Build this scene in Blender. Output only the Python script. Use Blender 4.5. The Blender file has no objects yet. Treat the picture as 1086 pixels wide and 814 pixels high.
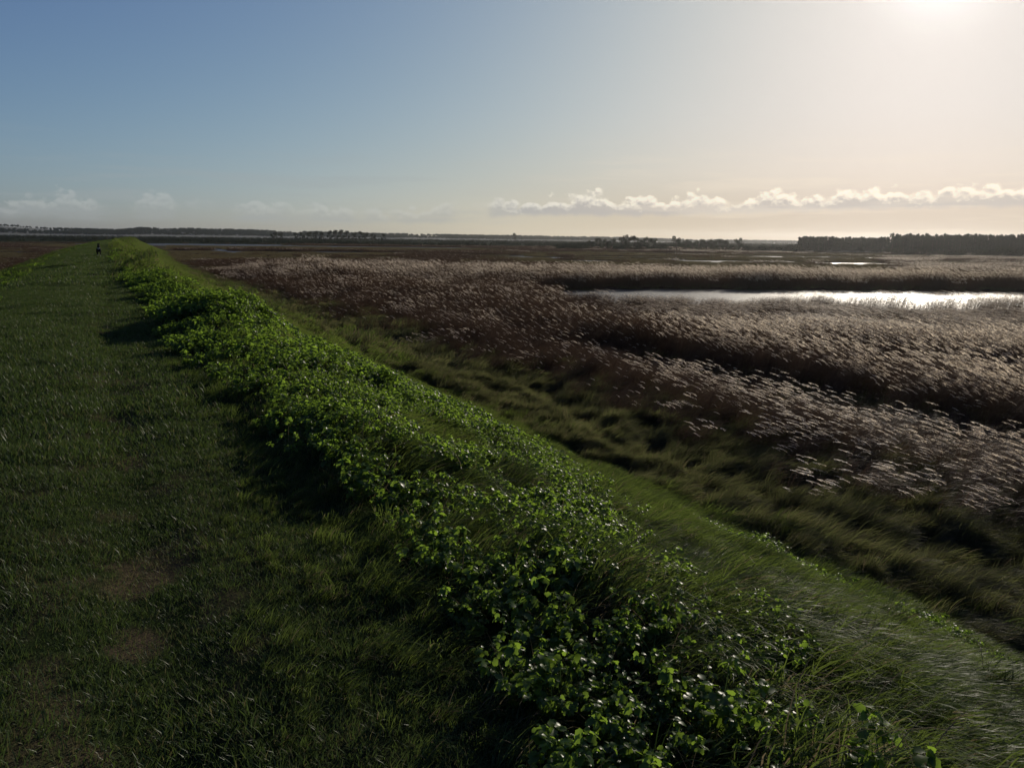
import bpy, math, random
import numpy as np
from mathutils import Vector, Matrix

SC = bpy.context.scene
COL = SC.collection
RNG = np.random.default_rng(7)
A = math.radians(26.9)                      # the bank runs this far to the left of the view
SA, CA = math.sin(A), math.cos(A)
SUN_AZ, SUN_EL = math.radians(26.4), math.radians(16.7)
MARSH, WATER = -4.4, -4.62
CAM_H = 1.6

# ---------------------------------------------------------------- noise
def _hash(ix, iy, seed):
    n = (ix.astype(np.int64) * 374761393 + iy.astype(np.int64) * 668265263 + seed * 1442695041) & 0x7fffffff
    n = ((n ^ (n >> 13)) * 1274126177) & 0x7fffffff
    n = ((n ^ (n >> 16)) * 1103515245 + 12345) & 0x7fffffff
    return (n >> 8) / float(0x7fffff)

def vnoise(x, y, seed=0):
    x = np.asarray(x, float); y = np.asarray(y, float)
    fx, fy = np.floor(x), np.floor(y)
    u, v = x - fx, y - fy
    u = u * u * u * (u * (u * 6 - 15) + 10); v = v * v * v * (v * (v * 6 - 15) + 10)
    a = _hash(fx, fy, seed); b = _hash(fx + 1, fy, seed); c = _hash(fx, fy + 1, seed); d = _hash(fx + 1, fy + 1, seed)
    return (a * (1 - u) + b * u) * (1 - v) + (c * (1 - u) + d * u) * v

def fbm(x, y, seed=0, octv=4):
    s, a, t = 0, 1, 0
    for i in range(octv):
        s = s + a * vnoise(x * 2 ** i + 17.3 * i, y * 2 ** i - 9.1 * i, seed + i * 31); t += a; a *= .5
    return s / t                             # 0..1, mean .5

def sstep(a, b, x):
    u = np.clip((x - a) / (b - a), 0, 1); return u * u * (3 - 2 * u)

# ---------------------------------------------------------------- lie of the land
def curve(s):
    q = np.maximum(0, s - 60); q2 = np.minimum(q, 260)
    return .00013 * q2 ** 2 + .068 * np.maximum(0, q - 260)

def to_st(x, y):
    s = -SA * x + CA * y; t = CA * x + SA * y
    return s, t - curve(s)

def to_xy(s, t):
    t = t + curve(s)
    return -SA * s + CA * t, CA * s + SA * t

POOLS = [  # x, y, half width, half depth, turn
    (62, 88.8, 60, 16.0, 0.0),
    (150, 84, 45, 20, 0.0),
    (62, 246, 13, 12, .1), (84, 250, 8, 10, 0), (101, 238, 12, 9, 0), (122, 330, 30, 14, 0), (140, 262, 14, 5, 0),
    (34, 268, 20, 9, 0), (6, 275, 13, 11, 0), (22, 236, 12, 8, 0), (-4, 300, 13, 6, 0), (46, 300, 22, 9, .0),
    (-46, 262, 14, 6, 0), (-12, 238, 6, 4, 0), (60, 392, 70, 13, 0), (150, 400, 40, 9, 0),
    (-110, 318, 62, 12, 0), (-150, 500, 150, 32, .04), (-60, 330, 22, 6, 0),
    (-118, 330, 3.2, 60, .42), (-205, 560, 60, 30, 0),
    (-168, 262, 18, 10, 0), (-196, 300, 9, 10, 0), (-140, 214, 7, 5, 0), (-232, 330, 30, 14, 0),
    (200, 300, 40, 7, 0),
]

def pool_mask(x, y):
    wx = (fbm(x / 9, y / 9, 51, 3) - .5); wy = (fbm(x / 9, y / 9, 77, 3) - .5)
    m = np.zeros_like(x)
    for cx, cy, rx, ry, a in POOLS:
        c, s_ = math.cos(a), math.sin(a)
        dx, dy = x - cx, y - cy
        px = (dx * c + dy * s_) / rx; py = (-dx * s_ + dy * c) / ry
        k = 2.2 if rx < 40 else .55
        d = (np.abs(px + wx * k * .5) ** 3 + np.abs(py + wy * k * .5) ** 3) ** (1 / 3)
        edge = min(.25, 2.0 / min(rx, ry))
        m = np.maximum(m, 1 - sstep(1 - edge, 1 + edge, d))
    return m

def hump(s, t):
    along = fbm(s / 2.6, t / 9, 5, 2)
    along2 = fbm(s / 1.1 + 40, t / 1.3, 6, 2)
    a = .02 + .62 * np.clip(along - .36, 0, 1) + .16 * (along2 - .5) + .10 * sstep(5, 12, s)
    h = a * np.exp(-((t - 1.9) / .8) ** 2) * (.60 + .55 * sstep(2.0, 4.2, s))
    h = h + .62 * np.clip(fbm(s / 1.5 + 9, t / 1.2, 8, 2) - .44, 0, 1) * sstep(1.1, 1.8, t) * (1 - sstep(2.6, 5, t))
    h = h + .5 * np.clip(fbm(s / 2.2 + 9, t / 1.8, 19, 2) - .45, 0, 1) * sstep(-2.6, -3.4, t) * sstep(-9, -6, t)
    return h

def dike(t):
    k = 10.
    sp = lambda v: np.logaddexp(0, k * v) / k
    r = (t - 2.2) / 8.9; l = (-3.3 - t) / 9.0
    return -(sp(r) - sp(r - 1)) - (sp(l) - sp(l - 1))

def height(x, y):
    x = np.asarray(x, float); y = np.asarray(y, float)
    s, t = to_st(x, y)
    endf = 1 - sstep(320, 400, s)
    prof = 4.4 * (1 + dike(t)) * endf                     # 0 in the marsh, 4.4 on the crest
    near = 1 - sstep(60, 160, np.hypot(x, y))
    z = MARSH + prof + hump(s, t) * endf
    crest = sstep(-4, -3, t) * (1 - sstep(1.2, 2, t))
    z = z + crest * ((fbm(x / .45, y / .45, 11, 3) - .5) * .04 + (fbm(x / 1.6, y / 1.6, 12, 2) - .5) * .10) * near
    z = z - .05 * np.exp(-((t - .05) / .28) ** 2) * near
    slope = sstep(1.8, 2.6, t) * (1 - sstep(10, 12, t))
    z = z + slope * ((fbm(s / 1.6, t / .9, 14, 3) - .5) * .44) * near
    tus = sstep(9.8, 11.4, t) * (1 - sstep(18, 21, t))
    z = z + tus * (np.abs(fbm(s / 1.3, t / .8, 21, 3) - .5) * -1.9 + .30) * near
    z = z + tus * (fbm(s / 4, t / 3, 23, 2) - .5) * .5 * near
    flat = 1 - np.clip(prof / 1.2, 0, 1)
    z = z + flat * (fbm(x / 26, y / 26, 33, 3) - .5) * .30
    z = z - flat * pool_mask(x, y) * .75
    r = np.hypot(x, y)
    z = z + sstep(520, 900, r) * .8 * sstep(-.2, .1, 1)   # firm ground beyond the marsh
    return z

def normal(x, y, e=.06):
    dx = (height(x + e, y) - height(x - e, y)) / (2 * e)
    dy = (height(x, y + e) - height(x, y - e)) / (2 * e)
    n = np.stack([-dx, -dy, np.ones_like(dx)], -1)
    return n / np.linalg.norm(n, axis=-1, keepdims=True)

# ---------------------------------------------------------------- node helpers
class NT:
    def __init__(self, tree): self.t = tree; tree.nodes.clear()
    def n(self, typ, **kw):
        nd = self.t.nodes.new(typ)
        for k, v in kw.items():
            if k.startswith('in_'):
                key = k[3:]; key = int(key) if key.isdigit() else key.replace('_', ' ')
                self.set(nd.inputs[key], v)
            else: setattr(nd, k, v)
        return nd
    def set(self, sock, v):
        if isinstance(v, bpy.types.NodeSocket): self.t.links.new(v, sock)
        elif isinstance(v, bpy.types.Node): self.t.links.new(v.outputs[0], sock)
        else: sock.default_value = v
    def m(self, op, a, b=None, c=None, clamp=False):
        nd = self.t.nodes.new('ShaderNodeMath'); nd.operation = op; nd.use_clamp = clamp
        for i, v in enumerate((a, b, c)):
            if v is not None: self.set(nd.inputs[i], v)
        return nd.outputs[0]
    def ss(self, a, b, x):
        nd = self.t.nodes.new('ShaderNodeMapRange'); nd.interpolation_type = 'SMOOTHSTEP'
        self.set(nd.inputs['Value'], x); self.set(nd.inputs['From Min'], a); self.set(nd.inputs['From Max'], b)
        return nd.outputs['Result']
    def mix(self, f, a, b, mode='MIX'):
        nd = self.t.nodes.new('ShaderNodeMix'); nd.data_type = 'RGBA'; nd.blend_type = mode
        self.set(nd.inputs['Factor'], f); self.set(nd.inputs['A'], a); self.set(nd.inputs['B'], b)
        return nd.outputs['Result']
    def noise(self, vec=None, scale=1., detail=3., rough=.5, out='Fac', dim='3D', **kw):
        nd = self.t.nodes.new('ShaderNodeTexNoise'); nd.noise_dimensions = dim
        nd.inputs['Scale'].default_value = scale; nd.inputs['Detail'].default_value = detail; nd.inputs['Roughness'].default_value = rough
        if vec is not None: self.set(nd.inputs['Vector'], vec)
        return nd.outputs[out]

def rgb(r, g, b): return (r, g, b, 1)

def plant_mat(name, dark, light, trans, twt=.45, rough=.38, spec=.3, nscale=3., tips=None, gloss=.008, grough=.42):
    """leaf or blade: diffuse + light coming through + a waxy gloss; colour varies from clump to clump"""
    mt = bpy.data.materials.new(name); mt.use_nodes = True; N = NT(mt.node_tree)
    oi = N.n('ShaderNodeObjectInfo'); geo = N.n('ShaderNodeNewGeometry')
    f = N.m('ADD', N.m('MULTIPLY', oi.outputs['Random'], .55), N.m('MULTIPLY', N.noise(geo.outputs['Position'], nscale, 2), .6))
    f = N.m('SUBTRACT', f, .12, clamp=True)
    base = N.mix(f, rgb(*dark), rgb(*light))
    tcol = N.mix(N.m('MULTIPLY', f, .6), rgb(*trans), rgb(*[c * 1.5 for c in trans]))
    if tips is not None:
        at = N.n('ShaderNodeAttribute', attribute_name='tip')
        base = N.mix(at.outputs['Fac'], base, rgb(*tips[0])); tcol = N.mix(at.outputs['Fac'], tcol, rgb(*tips[1]))
    pb = N.n('ShaderNodeBsdfPrincipled', in_Base_Color=base, in_Roughness=rough)
    pb.inputs['Specular IOR Level'].default_value = spec
    tb = N.n('ShaderNodeBsdfTranslucent', in_Color=tcol)
    pb.inputs['Specular IOR Level'].default_value = 0.
    mx = N.n('ShaderNodeMixShader', in_0=twt, in_1=pb.outputs[0], in_2=tb.outputs[0])
    gl = N.n('ShaderNodeBsdfGlossy', in_Color=rgb(1, 1, 1), in_Roughness=grough)
    m2 = N.n('ShaderNodeMixShader', in_0=gloss, in_1=mx.outputs[0], in_2=gl.outputs[0])
    N.n('ShaderNodeOutputMaterial', in_Surface=m2.outputs[0])
    return mt

M = {}
M['turf'] = plant_mat('turf_grass', (.032, .062, .020), (.066, .092, .030), (.08, .12, .024), .35, .45, .13, 1.6, gloss=.012, grough=.40)
M['turf_dry'] = plant_mat('trodden_grass', (.075, .078, .032), (.15, .14, .065), (.14, .13, .05), .35, .5, .2, 2.)
M['long'] = plant_mat('long_grass', (.034, .068, .018), (.078, .104, .030), (.12, .165, .030), .42, .5, .07, 1.1, gloss=.010, grough=.38)
M['dead'] = plant_mat('dead_grass', (.11, .085, .050), (.20, .16, .095), (.20, .16, .09), .4, .45, .25, 1.2)
M['leaf'] = plant_mat('herb_leaf', (.028, .066, .012), (.064, .096, .018), (.23, .36, .036), .48, .55, .16, 4., gloss=.020, grough=.34)
M['stemg'] = plant_mat('herb_stem', (.04, .08, .02), (.07, .11, .03), (.06, .1, .02), .2, .4)
M['rough'] = plant_mat('rough_grass', (.050, .066, .026), (.142, .128, .064), (.14, .150, .052), .4, .5, .07, .5)
M['reed'] = plant_mat('reed_stem', (.078, .050, .032), (.140, .092, .058), (.095, .060, .037), .25, .6, .12, .12)
M['reedleaf'] = plant_mat('reed_leaf', (.074, .048, .030), (.140, .094, .058), (.096, .062, .038), .35, .6, .12, .12)
M['plume'] = plant_mat('reed_plume', (.54, .44, .33), (.76, .66, .51), (.92, .80, .62), .58, .5, .3, .3, gloss=.035, grough=.5)
M['straw'] = plant_mat('marsh_straw', (.070, .062, .034), (.150, .125, .075), (.12, .10, .05), .35, .5, .2, .08)
M['sedge'] = plant_mat('sedge', (.040, .032, .020), (.07, .055, .030), (.06, .048, .02), .3, .5, .2, .12)

# ---------------------------------------------------------------- object helpers
def props(o, label=None, cat=None, group=None, kind=None):
    if label: o['label'] = label
    if cat: o['category'] = cat
    if group: o['group'] = group
    if kind: o['kind'] = kind
    return o

def mesh_np(name, V, F, mats=(), midx=None, smooth=False, attrs=None):
    me = bpy.data.meshes.new(name)
    V = np.asarray(V, np.float32); F = np.asarray(F, np.int32)
    k = F.shape[1]
    me.vertices.add(len(V)); me.vertices.foreach_set('co', V.ravel())
    me.loops.add(F.size); me.loops.foreach_set('vertex_index', F.ravel())
    me.polygons.add(len(F)); me.polygons.foreach_set('loop_start', np.arange(0, F.size, k, dtype=np.int32))
    me.polygons.foreach_set('loop_total', np.full(len(F), k, np.int32))
    for m in mats: me.materials.append(m)
    if midx is not None: me.polygons.foreach_set('material_index', np.asarray(midx, np.int32))
    if smooth: me.polygons.foreach_set('use_smooth', np.ones(len(F), bool))
    if attrs:
        for an, av in attrs.items():
            a = me.attributes.new(an, 'FLOAT', 'POINT'); a.data.foreach_set('value', np.asarray(av, np.float32))
    me.update(calc_edges=True); me.validate()
    return me

class Bag:
    def __init__(self): self.V = []; self.F = []; self.Mi = []; self.n = 0; self.T = []
    def add(self, V, F, mi, tip=None):
        self.V.append(V); self.F.append(F + self.n); self.n += len(V)
        self.Mi.append(np.full(len(F), mi)); self.T.append(np.zeros(len(V)) if tip is None else tip)
    def mesh(self, name, mats, smooth=False):
        return mesh_np(name, np.concatenate(self.V), np.concatenate(self.F), mats, np.concatenate(self.Mi), smooth,
                       {'tip': np.concatenate(self.T)})

def ribbons(bag, base, az, L, w, th0, th1, mi, nseg=3, twist=0., pw=1.3, foldz=0.):
    """curved tapering blades; th = lean from upright at the root and at the tip"""
    n = len(base)
    u = np.linspace(0, 1, nseg + 1)
    th = th0[:, None] + (th1 - th0)[:, None] * u[None] ** pw
    st = L[:, None] / nseg
    dx = np.sin(th) * st; dz = np.cos(th) * st
    r = np.concatenate([np.zeros((n, 1)), np.cumsum((dx[:, 1:] + dx[:, :-1]) / 2, 1)], 1)
    z = np.concatenate([np.zeros((n, 1)), np.cumsum((dz[:, 1:] + dz[:, :-1]) / 2, 1)], 1)
    ca, sa = np.cos(az)[:, None], np.sin(az)[:, None]
    P = np.stack([base[:, 0:1] + r * ca, base[:, 1:2] + r * sa, base[:, 2:3] + z], -1)
    tw = az + np.pi / 2 + RNG.normal(0, twist, n) if twist else az + np.pi / 2
    side = np.stack([np.cos(tw), np.sin(tw), np.zeros(n)], -1)[:, None, :]
    prof = np.where(u < .12, .7, 1.0) * (1 - u ** 2.2) + .04
    W = (w[:, None] * prof[None])[..., None] * .5
    a = P - side * W; b = P + side * W
    V = np.stack([a, b], 2).reshape(-1, 3)
    k = 2 * (nseg + 1)
    f0 = np.array([[2 * i, 2 * i + 1, 2 * i + 3, 2 * i + 2] for i in range(nseg)])
    F = (f0[None] + (np.arange(n) * k)[:, None, None]).reshape(-1, 4)
    bag.add(V, F, mi)
    return P

SRC = {}
def source(kind, meshes):
    c = bpy.data.collections.new(kind)
    for i, me in enumerate(meshes):
        o = bpy.data.objects.new('%s_%02d' % (kind, i), me); c.objects.link(o)
    SRC[kind] = (c, len(meshes))

def scatter(name, label, cat, kind_src, x, y, yaw, scl, tilt=1.0, dz=0., lean=None, scl3=None):
    """one object of ground cover: points with a clump on each"""
    n = len(x)
    z = height(x, y) + dz
    nn = normal(x, y) if tilt > 0 else np.tile([0., 0., 1.], (n, 1))
    nn = nn * tilt + np.array([0, 0, 1.]) * (1 - tilt); nn /= np.linalg.norm(nn, axis=1, keepdims=True)
    fx = np.stack([np.cos(yaw), np.sin(yaw), np.zeros(n)], -1)
    fx = fx - nn * (fx * nn).sum(1, keepdims=True); fx /= np.linalg.norm(fx, axis=1, keepdims=True)
    fy = np.cross(nn, fx)
    rx = np.arctan2(fy[:, 2], nn[:, 2]); ry = -np.arcsin(np.clip(fx[:, 2], -1, 1)); rz = np.arctan2(fx[:, 1], fx[:, 0])
    me = bpy.data.meshes.new(name)
    me.vertices.add(n); me.vertices.foreach_set('co', np.stack([x, y, z], -1).astype(np.float32).ravel())
    a = me.attributes.new('rot', 'FLOAT_VECTOR', 'POINT'); a.data.foreach_set('vector', np.stack([rx, ry, rz], -1).astype(np.float32).ravel())
    s3 = np.stack([scl, scl, scl], -1) if scl3 is None else scl3
    a = me.attributes.new('scl', 'FLOAT_VECTOR', 'POINT'); a.data.foreach_set('vector', s3.astype(np.float32).ravel())
    c, nv = SRC[kind_src]
    a = me.attributes.new('idx', 'INT', 'POINT'); a.data.foreach_set('value', RNG.integers(0, nv, n).astype(np.int32))
    o = bpy.data.objects.new(name, me); COL.objects.link(o)
    g = bpy.data.node_groups.new(name, 'GeometryNodeTree')
    g.interface.new_socket('Geometry', in_out='INPUT', socket_type='NodeSocketGeometry')
    g.interface.new_socket('Geometry', in_out='OUTPUT', socket_type='NodeSocketGeometry')
    gi = g.nodes.new('NodeGroupInput'); go = g.nodes.new('NodeGroupOutput')
    ci = g.nodes.new('GeometryNodeCollectionInfo'); ci.inputs['Collection'].default_value = c
    ci.inputs['Separate Children'].default_value = True; ci.inputs['Reset Children'].default_value = True
    ip = g.nodes.new('GeometryNodeInstanceOnPoints'); ip.inputs['Pick Instance'].default_value = True
    def na(nm, dt):
        q = g.nodes.new('GeometryNodeInputNamedAttribute'); q.data_type = dt; q.inputs['Name'].default_value = nm
        return next(s for s in q.outputs if s.enabled and s.name == 'Attribute')
    L = g.links.new
    L(gi.outputs[0], ip.inputs['Points']); L(ci.outputs[0], ip.inputs['Instance'])
    L(na('rot', 'FLOAT_VECTOR'), ip.inputs['Rotation']); L(na('scl', 'FLOAT_VECTOR'), ip.inputs['Scale'])
    L(na('idx', 'INT'), ip.inputs['Instance Index']); L(ip.outputs[0], go.inputs[0])
    md = o.modifiers.new('cover', 'NODES'); md.node_group = g
    props(o, label, cat, kind='stuff')
    print('STUFF', name, n)
    return o

def fan_points(dens, r0, r1, half=math.radians(48), jit=None):
    """random points in a wedge in front of the viewer, dens per square metre"""
    area = half * (r1 * r1 - r0 * r0)
    n = int(area * dens)
    r = np.sqrt(RNG.uniform(r0 * r0, r1 * r1, n)); a = RNG.uniform(-half, half, n)
    return r * np.sin(a), r * np.cos(a)

# ---------------------------------------------------------------- clump meshes
def U(a, b, n): return RNG.uniform(a, b, n)
def disc(R, n, z=0.):
    r = R * np.sqrt(U(0, 1, n)); a = U(0, 2 * np.pi, n)
    return np.stack([r * np.cos(a), r * np.sin(a), np.full(n, z)], -1)

def turf(R, n, l0, l1, w, dry=.12):
    b = Bag()
    nd = int(n * dry)
    for k, mi in ((n - nd, 0), (nd, 1)):
        if k: ribbons(b, disc(R, k, -.01), U(0, 2 * np.pi, k) * .75 - .6, U(l0, l1, k), U(.7, 1.2, k) * w, U(0, .5, k), U(.4, 1.7, k), mi, 2, .6)
    return b.mesh('turf', [M['turf'], M['turf_dry']])

def longgrass(R, n, l0, l1, w, lean, mats, deadp=.1, spread=.35, nseg=5):
    b = Bag()
    nd = int(n * deadp)
    for k, mi in ((n - nd, 0), (nd, 1)):
        if k: ribbons(b, disc(R, k, -.02), RNG.normal(0, spread, k), U(l0, l1, k), U(.6, 1.2, k) * w,
                      U(.05, .55, k), lean + RNG.normal(0, .22, k), mi, nseg, .5, 1.0)
    return b.mesh('long', mats)

def leaflet_shape():
    # outline of a blunt toothed oval leaflet, length 1 along x, gently folded on the midrib
    xs = [0, .14, .34, .56, .78, .93]; ws = [.02, .24, .38, .33, .25, .11]
    V = []; F = []
    for i, (x, w) in enumerate(zip(xs, ws)):
        jag = .09 if i % 2 else -.05
        V += [(x, -w - jag, .16 * w), (x + .02, 0, 0), (x, w + jag, .16 * w)]
    V.append((1.03, 0, -.04))
    for i in range(len(xs) - 1):
        a = 3 * i; F += [(a, a + 3, a + 4, a + 1), (a + 1, a + 4, a + 5, a + 2)]
    a = 3 * (len(xs) - 1); F += [(a, a + 3, a + 1, a + 1), (a + 1, a + 3, a + 2, a + 2)]
    V = np.array(V, float); V[:, 2] -= .22 * V[:, 0] ** 2
    return V, F

def herb(nst, h0, h1, R, size, bunch=9):
    b = Bag(); LV, LF = leaflet_shape()
    kd = 5; ribbons(b, disc(R, kd, -.01), U(0, 6.28, kd), U(h0, h1 * 1.3, kd), np.full(kd, .0035), U(.2, .7, kd), U(.8, 1.8, kd), 2, 4, .6)
    tri = [f for f in LF if f[2] != f[3]]
    tr = [f[:3] for f in LF if f[2] == f[3]]
    LFq = np.array(tri); LFt = np.array([(f[0], f[1], f[2], f[2]) for f in tr])
    # triangles written as two-corner-sharing quads are avoided: add a tiny tip vertex pair instead
    V2 = np.vstack([LV, [1.03, .012, -.262]]); tipi = len(LV) - 1; a = tipi - 3
    LFq = np.vstack([LFq, [[a, tipi, tipi + 1, a + 1]], [[a + 1, tipi, tipi + 1, a + 2]]])
    k = nst
    base = disc(R * .35, k, -.02); az = U(0, 2 * np.pi, k)
    L = U(h0, h1, k)
    P = ribbons(b, base, az, L, np.full(k, .006), U(0, .35, k), U(.4, 1.25, k), 1, 4, 0)
    for i in range(k):
        top = P[i, -1]; d = P[i, -1] - P[i, -2]; d /= np.linalg.norm(d)
        side = np.array([-math.sin(az[i]), math.cos(az[i]), 0])
        for j in range(bunch):
            # three rays of three leaflets
            ray, q = divmod(j, 3)
            ra = (ray - 1) * .95 + RNG.normal(0, .12)
            horiz = np.array([math.cos(az[i] + ra), math.sin(az[i] + ra), 0])
            off = horiz * size * (.55 if ray == 1 else .45) * (1.0 if q == 1 else .8)
            la = az[i] + ra + (q - 1) * 1.0 + RNG.normal(0, .2)
            pitch = RNG.normal(.15, .38); roll = RNG.normal(0, .4)
            s = size * RNG.uniform(.7, 1.25) * (1.1 if q == 1 else .9)
            Mx = (Matrix.Rotation(la, 3, 'Z') @ Matrix.Rotation(pitch, 3, 'Y') @ Matrix.Rotation(roll, 3, 'X'))
            W = V2 @ np.array(Mx).T * s + top + off + np.array([0, 0, RNG.normal(0, size * .25)])
            b.add(W, LFq, 0)
    return b.mesh('herb', [M['leaf'], M['stemg'], M['dead']])

def reed(R, n, h0, h1, sw, plume=1., ps=1., lean=.38, nsl=13, leaves=3):
    b = Bag()
    base = disc(R, n, -.1); az = RNG.normal(0, .3, n); L = U(h0, h1, n)
    th0 = U(-.04, .14, n); th1 = lean + RNG.normal(0, .12, n)
    P = ribbons(b, base, az, L, np.full(n, sw), th0, th1, 0, 4, .8, 1.6)
    # long strap leaves flagging with the wind
    for q in range(leaves):
        f = U(.35, .95, n); i0 = np.minimum((f * 4).astype(int), 3); fr = f * 4 - i0
        bp = P[np.arange(n), i0] * (1 - fr)[:, None] + P[np.arange(n), i0 + 1] * fr[:, None]
        ribbons(b, bp, RNG.normal(0, .55, n), U(.22, .45, n), np.full(n, sw * 1.9), U(.5, .9, n), U(1.3, 2.2, n), 1, 3, .5)
    k = int(n * plume)
    if k:
        tip = P[:k, -1]; d = P[:k, -1] - P[:k, -2]; d /= np.linalg.norm(d, axis=1, keepdims=True)
        paz = RNG.normal(-.15, .4, k)
        ax = ribbons(b, tip, paz, U(.19, .29, k) * ps, np.full(k, .014 * ps), U(1.55, 1.85, k), U(2.0, 2.6, k), 2, 4, .2)
        for q in range(nsl):
            u = (q + .3) / nsl; ii = min(int(u * 4), 3); fr = u * 4 - ii
            bp = ax[:, ii] * (1 - fr) + ax[:, ii + 1] * fr
            ln = ps * (.085 - .035 * u)
            ribbons(b, bp, paz + RNG.normal(0, .5, k), U(.75, 1.25, k) * ln, U(.7, 1.3, k) * .022 * ps,
                    U(1.2, 2.1, k) + .2 * u, U(1.9, 2.8, k) + .1 * u, 2, 2, 1.2)
    return b.mesh('reed', [M['reed'], M['reedleaf'], M['plume']])

LG = [M['long'], M['dead']]; RG = [M['rough'], M['dead']]
source('turf_near', [turf(.11, 80, .016, .055, .0034) for _ in range(4)])
source('turf_mid', [turf(.35, 170, .03, .09, .008, .10) for _ in range(3)])
source('turf_far', [turf(1.4, 260, .06, .15, .03, .08) for _ in range(3)])
source('trodden', [turf(.10, 34, .015, .045, .0032, .55) for _ in range(4)])
source('long_near', [longgrass(.13, 48, .16, .42, .0072, ln, LG, dd, .42) for ln, dd in ((1.5, .05), (1.75, .08), (1.9, .05), (1.3, .06), (1.6, .30))])
source('long_mid', [longgrass(.42, 170, .2, .42, .011, ln, LG, .08, .4, 4) for ln in (1.3, 1.5, 1.1)])
source('long_far', [longgrass(1.5, 300, .25, .5, .035, 1.3, LG, .10, .5, 3) for _ in range(2)])
source('rough_near', [longgrass(.22, 110, .30, .62, .0105, ln, RG, .13, .28, 5) for ln in (1.5, 1.7, 1.3)])
source('rough_mid', [longgrass(.6, 180, .3, .6, .026, ln, RG, .15, .35, 4) for ln in (1.5, 1.3)])
source('rough_far', [longgrass(2.4, 330, .35, .7, .07, 1.2, [M['straw'], M['dead']], .15, .6, 2) for _ in range(2)])
source('herb_near', [herb(15, .08, .26, .16, sz) for sz in (.034, .026, .030, .040, .022, .028)])
source('herb_mid', [herb(64, .10, .26, .7, .044, 6) for _ in range(3)])
source('herb_far', [herb(60, .12, .30, 2.6, .15, 4) for _ in range(2)])
source('reed_near', [reed(.55, 28, 1.2, 2.15, .006, .34, 1.22, nsl=18) for _ in range(4)])
source('reed_bare', [reed(.55, 44, 1.2, 1.75, .007, .04, leaves=4) for _ in range(3)])
source('reed_mid', [reed(1.1, 70, 1.3, 2.1, .013, .45, 1.5, nsl=8, leaves=2) for _ in range(3)])
source('reed_mid_bare', [reed(1.1, 80, 1.3, 1.8, .014, .04, 1.4, nsl=6, leaves=3) for _ in range(2)])
source('reed_far', [reed(2.6, 90, 1.3, 1.9, .045, .5, 3.0, nsl=5, leaves=1) for _ in range(2)])
source('reed_far_bare', [reed(2.6, 110, 1.2, 1.8, .05, .03, 3, nsl=4, leaves=2) for _ in range(2)])

# ---------------------------------------------------------------- zones
def herb_cover(x, y):
    s, t = to_st(x, y)
    n = fbm(x / .9, y / .9, 61, 3); n2 = fbm(s / 3.5, t / 2, 62, 2)
    lim = np.interp(s, [0, 2, 3.75, 5.8, 10.3, 16, 30], [1.0, 2.1, 3.0, 3.95, 6.2, 6.8, 4.0])
    lo = np.interp(s, [1.5, 2.5, 3.5, 6.5, 9, 14], [.95, 1.25, 1.5, 1.25, 1.05, .9])
    c = sstep(lo - .15, lo + .15, t + (n2 - .5) * .9) * (1 - sstep(lim - .8, lim + .5, t + (n - .5) * 2.0))
    c = c * sstep(.32, .45, n + .3 * (n2 - .4) - .02 * (s < 5) * (fbm(x / .5, y / .5, 64, 2) > .52))
    edge = 1.8 * np.exp(-((t - 7.9 - (n2 - .5) * 1.6) / .62) ** 2) * sstep(1, 3, s) * (1 - sstep(8.5, 10, s))
    tl = np.interp(s, [10, 18, 35], [-2.0, -2.2, -2.9])
    left = sstep(tl, tl - .6, t) * sstep(-6.5, -5, t) * sstep(8, 14, s) * sstep(.42, .56, n2)
    far = sstep(24, 34, s)
    c = c * (1 - far) + far * sstep(.8, 1.2, t) * (1 - sstep(3.2, 5, t + (n2 - .5) * 4)) * sstep(.42, .55, n2)
    return np.maximum(np.maximum(c, edge * sstep(.38, .5, n)), left)

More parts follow.
